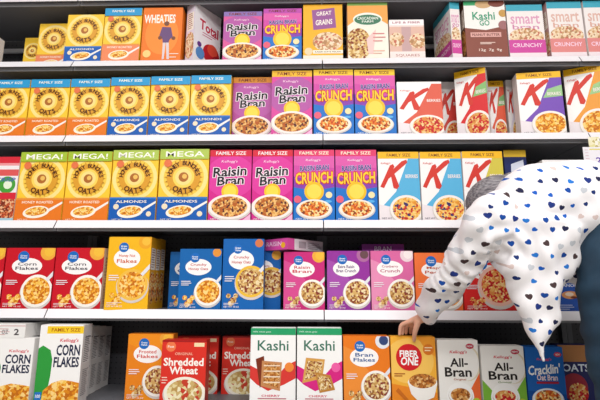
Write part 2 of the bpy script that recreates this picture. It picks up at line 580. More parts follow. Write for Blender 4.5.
def d_wheat(a):
    a.rect(0, 0, 1, 1, '#dc3226')
    a.ell(.2, .90, .11, '#f07a4c'); a.rect(.72, .90, .95, .96, '#f6dcb0')
    a.rect(0, .97, 1, 1, '#a81c1c')
    a.text('Post', .13, .27, .90, .035, '#fff0e0', .03)
    a.text('Shredded', .06, .94, .665, .115, '#fff8f0', .06); a.text('Wheat', .2, .82, .535, .11, '#fff8f0', .06)
    a.text('ORIGINAL', .3, .7, .79, .04, '#f8b8a0', .03)
    a.bowl(.55, .2, .46, WHEAT, '#f6f0e0', .24, 70); a.lines(.03, .16, .34, .42, 3, '#f8d8c8', .014)


def d_side(a, bg='#f2f0ee', ink='#8a868c'):
    a.rect(0, 0, 1, 1, bg)
    a.rect(.12, .5, .88, .86, '#fbfafa'); a.lines(.18, .82, .52, .83, 14, ink, .008); a.lines(.15, .8, .1, .42, 14, ink, .006)
    a.text('Nutrition', .18, .8, .845, .025, '#303038', .03)


def d_sidepic(a, bg, cols):
    a.rect(0, 0, 1, 1, bg); a.ell(.5, .3, .6, cereal(cols, 110), .22); a.rect(.1, .55, .9, .85, '#fbf0e4'); a.lines(.18, .8, .58, .82, 8, '#a06a5a', .012)


# ---------------------------------------------------------------- shelving
ZA, ZB, ZC, ZD = CZ + 1.064, CZ + .682, CZ + .275, CZ - .120
SH = {}
for k, z in zip('ABCD', (ZA, ZB, ZC, ZD)): SH[k] = z + .014
SH['T'] = CZ + 1.43
SH['E'] = CZ - .485
DEEP = .38
m_rail = mat('#efedf2', .35, .4)
m_shelf = mat('#6a6b71', .45, .3)
m_lip = mat('#8e8f95', .4, .3)
m_post = mat('#6c6e74', .45, .3)
m_strip = mat('#f0f0f4', .4)


def peg_mat():
    mt = bpy.data.materials.new('pegboard'); mt.use_nodes = True
    nt = mt.node_tree; b = nt.nodes['Principled BSDF']
    tc = nt.nodes.new('ShaderNodeTexCoord'); vm = nt.nodes.new('ShaderNodeVectorMath'); vm.operation = 'SCALE'; vm.inputs['Scale'].default_value = 1 / .0254
    nt.links.new(tc.outputs['Object'], vm.inputs[0])
    fr = nt.nodes.new('ShaderNodeVectorMath'); fr.operation = 'FRACTION'; nt.links.new(vm.outputs[0], fr.inputs[0])
    sb = nt.nodes.new('ShaderNodeVectorMath'); sb.operation = 'SUBTRACT'; sb.inputs[1].default_value = (.5, .5, .5); nt.links.new(fr.outputs[0], sb.inputs[0])
    mu = nt.nodes.new('ShaderNodeVectorMath'); mu.operation = 'MULTIPLY'; mu.inputs[1].default_value = (1, 0, 1); nt.links.new(sb.outputs[0], mu.inputs[0])
    ln = nt.nodes.new('ShaderNodeVectorMath'); ln.operation = 'LENGTH'; nt.links.new(mu.outputs[0], ln.inputs[0])
    lt = nt.nodes.new('ShaderNodeMath'); lt.operation = 'LESS_THAN'; lt.inputs[1].default_value = .14; nt.links.new(ln.outputs['Value'], lt.inputs[0])
    mx = nt.nodes.new('ShaderNodeMix'); mx.data_type = 'RGBA'; mx.inputs[6].default_value = lin('#47474d'); mx.inputs[7].default_value = lin('#1c1c20')
    nt.links.new(lt.outputs[0], mx.inputs[0]); nt.links.new(mx.outputs[2], b.inputs['Base Color']); b.inputs['Roughness'].default_value = .55
    return mt


m_peg = peg_mat()
BAYL = ['grey steel shelving bay at the left edge, behind the corn flake boxes',
        'grey steel shelving bay left of centre, holding the blue oat boxes',
        'grey steel shelving bay right of centre, behind the reaching arm',
        'grey steel shelving bay at the right edge, behind the bent back']
ztop = SH['T'] + .45
for i in range(4):
    x0 = -2.44 + 1.22 * i
    bay = empty('shelving_bay', (x0 + .61, DEEP, 0))
    tag(bay, BAYL[i], 'shelving', 'gondola shelving bays')
    b = MB(); b.box(-.61, 0, .05, .61, .02, ztop, m_peg); b.build('back_panel', bay)
    for sx in (-.597, .597):
        b = MB(); b.box(sx - .012, -.03, 0, sx + .012, -.001, ztop, m_post); b.build('upright', bay)
    for k in 'TABCD':
        z = SH[k]
        b = MB()
        b.box(-.608, -DEEP + .002, z - .03, .608, -.031, z, m_shelf)
        b.box(-.608, -DEEP + .002, z - .046, .608, -DEEP + .006, z - .029, m_lip)
        sh = b.build('shelf', bay)
        b = MB()
        y0 = -DEEP
        b.prism([(y0 + .001, z + .004), (y0 - .022, z - .034), (y0 - .0205, z - .0345), (y0 + .001, z + .0005)], -.6075, .6075, m_rail)
        b.build('price_rail', sh)
    z = SH['E']
    b = MB(); b.box(-.608, -DEEP - .13, z - .035, .608, -.031, z, m_shelf); dk = b.build('base_deck', bay)
    b = MB(); b.box(-.608, -DEEP - .10, 0.0, .608, -DEEP - .08, z - .036, mat('#3a3a40', .5)); b.build('kick_plate', bay)
    zz = at(300, 48, DEEP - .04).z
    b = MB(); b.box(-.58, -.045, zz - .012, .58, -.031, zz + .012, m_strip); b.build('back_rail', bay)

# ---------------------------------------------------------------- cereal boxes
GRP = {}


def carton(name, W, D, H, root, col, art, art_args, side=None, side_right=True, gap=.0006):
    """carton body + printed front panel (+ printed side panel) under root; root at the front-left-bottom corner"""
    b = MB()
    b.box(0, 0, 0, W, D, H, mat(col))
    # closed top and bottom flaps
    b.box(.004, .004, H, W - .004, D * .55, H + .0009, mat(col))
    b.build('carton', root, .0012)
    a = Art(W, H)
    a.rect(0, 0, 1, 1, col)
    art(a, **art_args)
    a.mb.build('front_panel', root)
    if side:
        a = Art(D, H)
        side[0](a, *side[1:])
        p = a.mb.build('side_panel', root)
        if side_right:
            p.location = (W, 0, 0); p.rotation_euler = (0, 0, PI / 2)
        else:
            p.location = (0, D, 0); p.rotation_euler = (0, 0, -PI / 2)


def box(row, x0, x1, ytop, col, art, label, group=None, Y=.012, Y2=None, D=.066, side=None, side_right=True, name='cereal_box', cat='cereal box', **kw):
    z0 = SH[row]
    ybase = {'T': 3, 'A': 62, 'B': 136, 'C': 222, 'D': 311, 'E': 410}[row]
    ym = (ytop + ybase) / 2
    Y2 = Y if Y2 is None else Y2
    pl, pr = at(x0 + .15, ym, Y), at(x1 - .15, ym, Y2)
    w = math.hypot(pr.x - pl.x, pr.y - pl.y)
    ang = math.atan2(pr.y - pl.y, pr.x - pl.x)
    near = pl if Y <= Y2 else pr
    H = at(x0 if Y <= Y2 else x1, ytop, min(Y, Y2)).z - z0
    root = empty(name, (pl.x, pl.y, z0), ang)
    tag(root, label, cat, group)
    carton(name, w - .0012, D, H, root, col, art, kw, side, side_right)
    root['_'] = 0
    del root['_']
    return root, w, H


def laid(px, Yc, z0, L, Wd, T, rz, col, art, kw, label, side=None, name='cereal_box', group=None):
    """carton lying flat: its spine (height T) faces the aisle"""
    p = at(px, 250, Yc)
    root = empty(name, (p.x, Yc, z0), rz)
    tag(root, label, 'cereal box', group)
    b = MB(); b.box(0, 0, 0, L, Wd, T, mat(col)); b.build('carton', root, .0012)
    a = Art(L, T); art(a, **kw); a.mb.build('spine', root)
    if side:
        a = Art(Wd, T); side(a); o = a.mb.build('end_panel', root)
        o.location = (0, Wd, 0); o.rotation_euler = (0, 0, -PI / 2)
    return root


G_Y, G_P, G_C, G_K, G_H = 'yellow oat cereal boxes', 'pink raisin bran boxes', 'pink and blue crunch boxes', 'white boxes with a big red letter', 'store brand cereal boxes'
# --- top shelf: only the feet of a few cartons show
GT = 'pink cartons on the uppermost shelf'
for x0, x1, lb in ((-20, 16, 'pink carton whose base shows in the very top left corner'), (17, 62, 'pink carton on the uppermost shelf, above the gap in the top row'),
                   (63, 104, 'pink carton on the uppermost shelf, right of its two neighbours')):
    box('T', x0, x1, -55, '#ee9fb2', d_pinktop, lb, GT)

# --- top row (shelf A)
box('A', -48, -5.5, 35, '#f2eef0', d_side, 'white package cut off by the left edge in the top row', Y=.012)
box('A', 24, 42, 38, '#f4cf58', d_oats, 'small yellow oat box pushed back at the left end of the top row', G_Y, Y=.16, base='blue', flavour='ALMONDS')
box('A', 38, 70, 24, '#fbc928', d_oats, 'yellow oat box with orange base set back behind a blue-based one, top row', G_Y, Y=.085, base='pink')
box('A', 66, 103, 15, '#fbc928', d_oats, 'yellow oat box with blue base in the top row', G_Y, base='blue', flavour='ALMONDS')
box('A', 103.5, 141, 9, '#fbc928', d_oats, 'yellow oat box with blue top band, left of the orange athlete box', G_Y, base='pink', band='#2a9cd4', words='FAMILY SIZE')
box('A', 142, 182, 8, '#f07a1e', d_wheaties, 'orange cereal box with an athlete pictured on it')
box('A', 194, 221, 2, '#f2eff4', d_total, 'white cereal box with strawberries, turned at an angle in the top row', Y=.01, Y2=.155, D=.06,
    side=(d_sidepic, '#e8dcec', PALE), side_right=False)
box('A', 223, 262, 12, '#e0609c', d_raisin, 'faded pink raisin box with lilac top band in the top row', G_P, band='#8a70b4', bg='#dc5a9c')  # glare near the lamps painted in as a paler pink
box('A', 263, 302, 9, '#c050b0', d_crunch, 'pink and blue crunch box in the top row', G_C, band='#c04ab0')
box('A', 303, 343, 5, '#f6b624', d_grains, 'amber cereal box with tilted purple name plate')
box('A', 347.5, 388.5, 0, '#f4e8d4', d_farm, 'cream and orange granola box with a green oval emblem', side=(d_sidepic, '#f0b060', PALE), side_right=False)
box('A', 389.5, 425, 20, '#ecd4ce', d_square, 'short pale pink box beside the gap in the top row')
box('A', 451, 461, 2, '#f4f2f4', d_smart, 'narrow turned carton with magenta side, right of the top row gap', Y=.012, Y2=.02, D=.19, side=(d_smart, 'GO', '#d0449c'), side_right=False, w='go', foot='#d0449c')
box('A', 465, 507, 0, '#8a4a3c', d_go, 'brown and white box with green lettering and nuts pictured', side=(d_sidepic, '#6a4030', BRAN), side_right=False)
box('A', 508, 545, 5, '#f4ecea', d_smart, 'white box with teal top and magenta band, top row', w='bran', foot='#d048a0')
GS = 'white boxes with teal tops and salmon bands'
box('A', 549, 584.5, 2, '#f4ecea', d_smart, 'white box with teal top and salmon band, beside the magenta-banded one', GS, side=(d_sidepic, '#d0a0a0', PALE), side_right=False, w='bran', foot='#e28a88')
box('A', 586, 622, 1, '#f4ecea', d_smart, 'white box with teal top and salmon band, cut off by the right edge', GS, w='bran', foot='#e28a88')

# --- second row (shelf B)
for x0, x1, y, lb in ((-11, 28, 80.5, 'yellow oat box with orange base and blue top, cut by the left edge, second row'),
                      (28.8, 68.5, 80, 'middle of three orange-based yellow oat boxes with blue tops, second row'),
                      (69.2, 108.8, 79.5, 'orange-based yellow oat box touching the blue-based boxes, second row')):
    box('B', x0, x1, y, '#fbc928', d_oats, lb, G_Y, band='#2a9cd4', words='FAMILY SIZE')
for x0, x1, y, lb in ((109.5, 149, 78, 'blue-based yellow oat box beside the orange-based ones, second row'),
                      (149.8, 189.6, 77, 'middle of three blue-based yellow oat boxes with blue tops, second row'),
                      (190.2, 231, 76, 'blue-based yellow oat box beside the purple raisin box, second row')):
    box('B', x0, x1, y, '#fbc928', d_oats, lb, G_Y, base='blue', band='#2a9cd4', words='FAMILY SIZE', flavour='ALMONDS')
box('B', 232.5, 272, 77.5, '#a8509c', d_raisin, 'purplish raisin box set back a little, left in the second row', G_P, Y=.05, band='#ec9a2c', bg='#b04a9c')  # shade of the set-back spot is mixed into the box's pink
box('B', 271.5, 312.5, 71, '#d6248e', d_raisin, 'bright pink raisin box with yellow top band, second row', G_P, band='#f4bc24', bg='#dc48a0')
box('B', 313.5, 354, 70, '#1a74cc', d_crunch, 'crunch box with yellow top beside the raisin box, second row', G_C, band='#f8cc28')
box('B', 354.6, 396, 70, '#1a74cc', d_crunch, 'crunch box with yellow top beside white boxes, second row', G_C, band='#f8cc28')
box('B', 397.5, 443, 82, '#f6f0ee', d_k, 'short white box with red swath and strawberries, right of the crunch boxes', G_K, band=None, swath='#e0604a', bowl=RED)
box('B', 438, 462, 82, '#f6f0ee', d_k, 'white box half hidden behind the leaning red-swathed one', G_K, Y=.15, band=None, swath='#d84038', bowl=RED)
box('B', 455.5, 488, 66, '#f6f0ee', d_k, 'white box with yellow top and red swath, turned to face left', G_K, Y=.075, Y2=.006, D=.058,
    side=(d_side, '#f6f2f2', '#c0b8bc'), swath='#dc2a30', bowl=RED, swath2='#8cc078', kx=.34)
box('B', 488.5, 505.5, 81, '#e8a070', d_k, 'narrow orange-red carton at the back between two white boxes', Y=.13, swath='#e05a3c', bowl=RED, swath2='#7cb070', kx=.2)
box('B', 507.5, 519, 80, '#f2eef0', d_k, 'white carton mostly hidden behind the purple-swathed box', Y=.14, band=None, swath='#e8e0f0', bowl=BERRY)
box('B', 518.5, 564, 71, '#f6f0ee', d_k, 'white box with yellow top and purple swath', G_K, Y=.03, Y2=.008, swath='#7a50b8', bowl=FLAKE, swath2='#9cc890')
box('B', 566, 610, 63, '#f6f0ee', d_k, 'white box with orange swath, turned at the right end of the second row', G_K, Y=.07, Y2=-.002, swath='#f0a03c', bowl=FLAKE, swath2='#a0cc8c', kx=.24)

# --- third row (shelf C)
box('C', -26, 17, 157, '#f4eef2', d_redwhite, 'red and white box cut by the left edge, third row')
for x0, x1, y, lb in ((18, 65, 152.5, 'lime-topped yellow oat box with orange base, at the left of the third row'),
                      (65.6, 110.5, 152, 'lime-topped yellow oat box with orange base, beside the blue-based ones')):
    box('C', x0, x1, y, '#fbc928', d_oats, lb, G_Y, band='#a6c23a', words='MEGA!')
for x0, x1, y, lb in ((111.2, 157.6, 150.5, 'lime-topped yellow oat box with blue base, beside the orange-based ones'),
                      (158.6, 208.4, 149.5, 'lime-topped yellow oat box with blue base, beside the pink raisin boxes')):
    box('C', x0, x1, y, '#fbc928', d_oats, lb, G_Y, base='blue', band='#b4cc5a', words='MEGA!' if x0 < 120 else 'MEGA', flavour='ALMONDS')
box('C', 209, 251.5, 150, '#d6248e', d_raisin, 'magenta raisin box with red top beside the yellow oat boxes, third row', G_P)
box('C', 252, 293, 150, '#d6248e', d_raisin, 'magenta raisin box with red top beside the crunch boxes, third row', G_P)
box('C', 293.5, 335, 150, '#1a74cc', d_crunch, 'crunch box with red top beside the raisin boxes, third row', G_C)
box('C', 335.5, 377.5, 150, '#1a74cc', d_crunch, 'crunch box with red top beside the white boxes, third row', G_C)
box('C', 378.5, 420.3, 152, '#f8f4f4', d_k, 'white box with blue swath and berries, next to the crunch box, third row', G_K)
box('C', 421, 463, 152, '#f8f4f4', d_k, 'second white box with blue swath and berries, third row', G_K)
box('C', 463.8, 505, 151.5, '#f8f4f4', d_k, 'white box with yellow top partly hidden by grey hair, third row', G_K, swath='#d8c84c', bowl=RED)
box('C', 506, 529, 150, '#1c2a64', d_bluebox, 'dark blue box with yellow top seen above the grey hair', Y=.06)
box('C', 545, 590, 160, '#f6f0ea', d_k, 'white box whose top edge peeks over the spotted blouse', Y=.02, band=None, swath='#f0d8b0', bowl=RED)

# --- fourth row (shelf D)
GH1 = 'red store brand corn flake boxes'
box('D', -47, 2.6, 248, '#c81426', d_house, 'red corn flake box cut off by the left edge, fourth row', GH1, bg='#cc1628', l1='Corn', l2='Flakes', tc='#4a4450')
box('D', 3.5, 53, 248, '#c81426', d_house, 'red corn flake box right of the cut-off one, fourth row', GH1, bg='#cc1628', l1='Corn', l2='Flakes', tc='#4a4450')
box('D', 53.6, 102.6, 248, '#c81426', d_house, 'red corn flake box beside the yellow box, fourth row', GH1, bg='#cc1628', l1='Corn', l2='Flakes', tc='#4a4450',
    side=(d_side, '#e8dcd8', '#8a6a6c'))
box('D', 106.5, 150, 237, '#f4b81c', d_house, 'tall golden yellow store brand box with a white oval', G_H, Y=-.002, Y2=.004, bg='#f6ba1e', l1='Honey Nut', l2='Flakes', tc='#d8643c', bowl=FLAKE, bx=.62, by=.34, br=.36, rim='#f4c04c', pc='#f0a828', D=.074,
    side=(d_sidepic, '#e8a41c', CRUN))
for bx0, bx1, by_, lb in ((112, 155, .080, 'golden yellow box standing directly behind the tall yellow one'), (117, 159.8, .152, 'rearmost of the three golden yellow boxes in a file')):
    box('D', bx0, bx1, 239, '#f4b81c', d_house, lb, G_H, Y=by_, bg='#f6ba1e', l1='Honey Nut', l2='Flakes', tc='#d8643c',
    side=(d_sidepic, '#e8a41c', CRUN))
box('D', 169, 206, 252, '#125ca4', d_house, 'dark blue carton standing in shadow behind the first blue box', G_H, Y=.14, bg='#1466b0', l1='Honey', l2='Oats', tc='#2a4a8a')
box('D', 178.8, 221.6, 249, '#125ca4', d_house, 'shorter blue store brand box with a flake bowl', G_H, bg='#1466b0', l1='Crunchy', l2='Honey Oats', tc='#c8403c', pc='#1466b0', piece='#e8963c')
box('D', 222.4, 264, 239, '#125ca4', d_house, 'taller blue store brand box with a big cereal bowl', G_H, Y=.006, bg='#1264b4', l1='Crunchy', l2='Honey Oats', tc='#c8403c', bowl=OATS, by=.40, br=.38, pc='#1264b4', piece='#d87a4c', rim='#f0c040')
b3 = box('D', 250, 281, 251, '#125ca4', d_house, 'blue carton with a bowl, half hidden beneath the lying pink carton', G_H, Y=.082, bg='#1264b4', l1='Crunchy', l2='Oats', tc='#c8403c', bowl=OATS, by=.48, br=.46, rim='#e8b83c')
rb = box('D', 283.5, 325, 252, '#c8247a', d_house, 'crimson pink raisin box under the lying carton, fourth row', G_H, bg='#cc2c7c', l1='Raisin', l2='Bran', tc='#d02c48', bowl=OATS, splash='#d84c92')
box('D', 327, 370.3, 251, '#8a2c94', d_house, 'purple store brand box with a flake bowl, fourth row', G_H, bg='#96349e', l1='Extra Raisin', l2='Bran Crunch', tc='#5a2a74', bowl=OATS, splash='#a850b0', pc='#b06aa0', piece='#6a4a50')
box('D', 371, 414.3, 251, '#d8649c', d_house, 'rose pink store brand box right of the purple one', G_H, bg='#dc6aa4', l1='Cranberry', l2='Crunch', tc='#b8486a', bowl=OATS, splash='#e890ba', pc='#f0d8e0', piece='#f8ecec')
box('D', 415.2, 462, 253, '#f0803c', d_house, 'orange store brand box behind the spotted sleeve', G_H, bg='#f2763c', l1='Maple', l2='Pecan', tc='#c8502c', bowl=FLAKE)
box('D', 463, 517, 256, '#dc2c28', d_house, 'bright red box with a bowl between the arm and the hanging blouse', G_H, bg='#dc2a2a', l1='Strawberry', l2='Flakes', tc='#d83c3c', bowl=RED, bx=.66, by=.46, br=.38, rim='#f0c0b0')
box('D', 551, 594, 272, '#2858b0', d_bluecorner, 'blue box between the hanging blouse and the jeans', Y=.012)
zl = max(SH['D'] + rb[2], SH['D'] + b3[2]) + .0015
laid(287.5, -.012, zl, .25, .19, .05, math.radians(50), '#e070b0',
     lambda a: (a.rect(0, 0, 1, 1, '#ece6ec'), a.rect(0, 0, .18, 1, '#d8509c'), a.rect(.3, .2, .5, .8, '#b8b0b8'), a.lines(.55, .95, .2, .7, 4, '#9a949c', .05)), {},
     'pink and white carton lying flat on top of the fourth row',
     lambda a: (a.rect(0, 0, 1, 1, '#d84ca4'), a.text('RAISIN', .3, .8, .55, .4, '#f8d0e8', .03), a.ell(.86, .4, .07, '#f0b02c')))
pb = laid(362, .16, SH['D'] + rb[2] + .004, .2, .15, .045, 0, '#8a2c94', lambda a: (a.rect(0, 0, 1, 1, '#96349e'), a.text('BRAN', .3, .7, .5, .5, '#e8d0f0', .03)), {}, 'purple carton lying in shadow behind the purple and rose boxes')

# --- bottom row (deck E)
EY = -.055
GC = 'white corn flake boxes with green stripe'
c1 = box('E', -16, 31.5, 338, '#f4f2f0', d_corn, 'white corn flake box at the left edge, under a lying carton', GC, Y=EY, words=False)
c2 = box('E', 36.5, 81, 325, '#f4f2f0', d_corn, 'white corn flake box with yellow family size band', GC, Y=EY - .01, Y2=EY + .002, D=.085, side=(d_side, '#f2f0ee', '#6a686e'))
for i in range(4):
    x0 = 42 + i * 6.6
    box('E', x0, x0 + 41, 326 + i * .3, '#f4f2f0', d_corn, ['corn flake carton right behind the family size box, spine showing', 'second corn flake carton back in the dark stack', 'third corn flake carton back in the dark stack', 'rearmost corn flake carton in the dark stack'][i], GC,
        Y=EY + .088 + i * .078, D=.072, side=(d_side, '#f2f0ee', '#6a686e'))
zc = SH['E'] + c1[2] + .0012
laid(-40, EY + .002, zc, .335, .19, .058, 0, '#f2f0ee',
     lambda a: (a.rect(0, 0, 1, 1, '#f0eeec'), a.lines(.58, .80, .2, .6, 3, '#d8b0b0', .06), a.text('2', .86, .92, .42, .42, '#4a4448', .05), a.text('oz', .70, .78, .42, .3, '#a09a9c', .03), a.rect(0, .82, 1, .88, '#e0b8b8')), {},
     'white carton lying flat on a corn flake box at lower left')
box('E', 126, 172, 334, '#f08a1c', d_house, 'orange store brand box partly behind the red shredded wheat box', G_H, Y=EY + .07, bg='#f2921e', l1='Frosted', l2='Flakes', tc='#d8443c', bowl=OATS, pc='#f0a83c', splash='#ec861c')
box('E', 160.5, 206, 340, '#c4281e', d_wheat, 'bright red shredded wheat box standing at the front', 'shredded wheat boxes', Y=EY)
box('E', 176, 218, 336, '#c4281e', d_wheat, 'dark red shredded wheat box right behind the bright red one', 'shredded wheat boxes', Y=.16)
box('E', 221.5, 262, 336, '#c4281e', d_wheat, 'dark red shredded wheat box set back left of the granola bars', 'shredded wheat boxes', Y=.16)
GB = 'white granola bar boxes with green tops'
box('E', 250, 296, 328, '#f4f3f2', d_bar, 'white bar box with green top and red ribbon', GB, Y=EY, rib='#d83a34', bar='slab')
box('E', 296.8, 342.6, 328, '#f4f3f2', d_bar, 'white bar box with green top and magenta ribbon', GB, Y=EY, rib='#d82482', bar='twin', name='BERRY')
box('E', 343.5, 390.5, 336, '#e8761c', d_house, 'orange bran flake box right of the granola bars', G_H, Y=EY, bg='#ec7c1e', l1='Bran', l2='Flakes', tc='#2a5a9a', bowl=OATS, splash='#f09038', pc='#e8ecf4', piece='#34487c')
fo = box('E', 391.4, 437, 337, '#f6b43c', d_fibre, 'amber box with a red disc, held by the hand', Y=EY, Y2=EY - .004, D=.06)
box('E', 438.6, 480, 340, '#f4f1ec', d_bran, 'white bran box with an orange corner', 'white bran boxes', Y=EY, corner='#ee6a34', cornertop='one')
box('E', 482, 526, 346, '#f4f1ec', d_bran, 'white bran box with green corners', 'white bran boxes', Y=EY, corner='#7cb83c', cornertop='both')
box('E', 527, 565.5, 347, '#1a60b4', d_crackle, 'blue oat bran box under the point of the blouse', Y=EY)
box('E', 560, 594, 345, '#24285c', d_hoops, 'dark blue box in the corner beside the jeans', Y=EY + .07)

# --- card hanging from the rail at the right
p0, p1 = at(585, 168, -.034), at(604, 147, -.034)
cardr = empty('shelf_card', (p0.x, -.034, p0.z))
tag(cardr, 'white price card with purple print hanging from the rail at the right edge', 'price card')
a = Art(p1.x - p0.x, p1.z - p0.z)
a.rect(0, 0, 1, 1, '#f4f0f6'); a.rect(.3, .86, 1, .92, '#e8d870'); a.text('2', .56, .80, .36, .28, '#6a4ab0', .04); a.lines(.08, .26, .3, .85, 5, '#d8a8b8', .02)
a.mb.build('printed_face', cardr)
b = MB(); b.box(0, 0, 0, p1.x - p0.x, .0012, p1.z - p0.z, mat('#f0eef2')); b.build('card', cardr)
q = at(588, 137, -.034)
b = MB(); b.box(q.x - p0.x, 0, p1.z - p0.z, q.x - p0.x + .05, .002, q.z - p0.z, cereal(['#f4ecc8', '#e8e0a0', '#c8b878', '#fbf6e8'], 90)); b.build('clip', cardr)

# ---------------------------------------------------------------- setting
m_floor = bpy.data.materials.new('floor_tiles'); m_floor.use_nodes = True
nt = m_floor.node_tree; bs = nt.nodes['Principled BSDF']
tc = nt.nodes.new('ShaderNodeTexCoord'); br = nt.nodes.new('ShaderNodeTexBrick')
br.offset = 0; br.inputs['Scale'].default_value = 1; br.inputs['Brick Width'].default_value = .3; br.inputs['Row Height'].default_value = .3; br.inputs['Mortar Size'].default_value = .002
br.inputs['Color1'].default_value = lin('#a8a49c'); br.inputs['Color2'].default_value = lin('#aeaaa2'); br.inputs['Mortar'].default_value = lin('#7c7872')
nt.links.new(tc.outputs['Object'], br.inputs['Vector']); nt.links.new(br.outputs['Color'], bs.inputs['Base Color']); bs.inputs['Roughness'].default_value = .25
b = MB(); b.box(-4, -7, -.05, 4, 1, 0, m_floor); tag(b.build('floor'), None, None, None, 'structure')
b = MB(); b.box(-4, -7, 3.6, 4, 1, 3.65, mat('#e4e2de', .8)); tag(b.build('ceiling'), None, None, None, 'structure')

# ---------------------------------------------------------------- person
def V(*a): return Vector(a)


def tube(bm, pts, n=20, side=(0, 1, 0), caps=True):
    """pts: (pos, ra, rb) ra along the side vector"""
    rings = []
    sd = Vector(side)
    for i, (p, ra, rb) in enumerate(pts):
        t = (pts[min(i + 1, len(pts) - 1)][0] - pts[max(i - 1, 0)][0]).normalized()
        u = (sd - t * sd.dot(t)).normalized(); w = t.cross(u)
        rings.append([bm.verts.new(p + u * (ra * math.cos(2 * PI * k / n)) + w * (rb * math.sin(2 * PI * k / n))) for k in range(n)])
    for a, b_ in zip(rings, rings[1:]):
        for k in range(n):
            bm.faces.new((a[k], a[(k + 1) % n], b_[(k + 1) % n], b_[k]))
    for r, i, sg in ((rings[0], 0, -1), (rings[-1], -1, 1)):
        p, ra, rb = pts[i]
        q_ = pts[1][0] if i == 0 else pts[-2][0]
        t = (p - q_).normalized()
        e = bm.verts.new(p + t * min(ra, rb) * .6)
        for k in range(n):
            f = (r[(k + 1) % n], r[k], e) if sg < 0 else (r[k], r[(k + 1) % n], e)
            bm.faces.new(f)


def spline(pts, k=4):
    """Catmull-Rom refine of (pos, ra, rb)"""
    out = []
    for i in range(len(pts) - 1):
        p = [pts[max(0, min(len(pts) - 1, i + j))] for j in (-1, 0, 1, 2)]
        for q_ in range(k):
            t = q_ / k
            def cr(a, b_, c_, d): return .5 * (2 * b_ + (c_ - a) * t + (2 * a - 5 * b_ + 4 * c_ - d) * t * t + (3 * b_ - a - 3 * c_ + d) * t ** 3)
            out.append((cr(*[x[0] for x in p]), cr(*[x[1] for x in p]), cr(*[x[2] for x in p])))
    out.append(pts[-1])
    return out


def ellipsoid(bm, cen, ax, seg=24):
    r = bmesh.ops.create_uvsphere(bm, u_segments=seg, v_segments=seg // 2, radius=1)
    M = Matrix(ax).transposed()
    for v in r['verts']: v.co = cen + M @ v.co


def bake(name, bm, voxel, mt, parent, smooth=6, disp=None):
    bmesh.ops.recalc_face_normals(bm, faces=bm.faces)
    me = bpy.data.meshes.new(name); bm.to_mesh(me); bm.free()
    tmp = bpy.data.objects.new(name, me); COL.objects.link(tmp)
    r = tmp.modifiers.new('r', 'REMESH'); r.mode = 'VOXEL'; r.voxel_size = voxel; r.use_smooth_shade = True
    if smooth:
        sm = tmp.modifiers.new('s', 'SMOOTH'); sm.factor = .5; sm.iterations = smooth
    dg = bpy.context.evaluated_depsgraph_get()
    out = bpy.data.meshes.new_from_object(tmp.evaluated_get(dg))
    bpy.data.objects.remove(tmp)
    if disp:
        nn = [v.normal.copy() for v in out.vertices]
        for v, n_ in zip(out.vertices, nn): v.co += n_ * disp(v.co)
    out.materials.clear(); out.materials.append(mt)
    out.polygons.foreach_set('use_smooth', [True] * len(out.polygons))
    out.update()
    out.name = name
    return link(name, out, parent)


person = empty('person', (at(606, 300, -.45).x, -.45, 0))
tag(person, 'person in a white blouse with blue hearts bending to reach for a cereal box', 'person')
POFF = person.location.copy()


def pa(px, py, Y): return at(px, py, Y) - POFF


skin = bpy.data.materials.new('skin'); skin.use_nodes = True
sb_ = skin.node_tree.nodes['Principled BSDF']; sb_.inputs['Base Color'].default_value = lin('#e4ac92'); sb_.inputs['Roughness'].default_value = .5
sb_.inputs['Subsurface Weight'].default_value = .08; sb_.inputs['Subsurface Radius'].default_value = (.01, .004, .002)

SHL, ELB, WRI = pa(492, 220, -.50), pa(455, 272, -.36), pa(424, 317, -.125)
HIPL, HIPR = pa(612, 252, -.53), pa(625, 250, -.36)
print('arm', (SHL - ELB).length, (ELB - WRI).length)
HC = pa(500, 203, -.27)
U_ = V(-.93, .22, -.28).normalized()                    # crown direction
Fd = V(-.2, .45, -.87); Fd = (Fd - U_ * Fd.dot(U_)).normalized()   # face direction
S_ = U_.cross(Fd)
bm = bmesh.new()
torso = [(pa(634, 236, -.45), .15, .12), (pa(602, 216, -.44), .14, .12), (pa(565, 208, -.43), .14, .12), (pa(530, 209, -.41), .155, .115), (pa(508, 211, -.385), .12, .08), (pa(498, 211, -.37), .06, .06)]
tube(bm, spline(torso), 24)
neck = [(pa(516, 209, -.39), .065, .065), (pa(504, 205, -.33), .055, .055), (HC - U_ * .03, .055, .055)]
tube(bm, spline(neck), 16)
ellipsoid(bm, HC, (S_ * .074, Fd * .094, U_ * .108))
ellipsoid(bm, HC - U_ * .06 + Fd * .035, (S_ * .052, Fd * .055, U_ * .055))      # jaw
tube(bm, [(HC + Fd * .088 + U_ * .015, .010, .008), (HC + Fd * .108 - U_ * .022, .014, .012)], 10, side=S_)   # nose
for sg in (-1, 1):
    ellipsoid(bm, HC + S_ * (.076 * sg) - U_ * .01 - Fd * .01, (S_ * .010, Fd * .018, U_ * .030), 12)       # ears
tube(bm, [(HC + Fd * .088 - U_ * .052 - S_ * .02, .006, .006), (HC + Fd * .093 - U_ * .052, .008, .007), (HC + Fd * .088 - U_ * .052 + S_ * .02, .006, .006)], 8, side=U_)   # lips
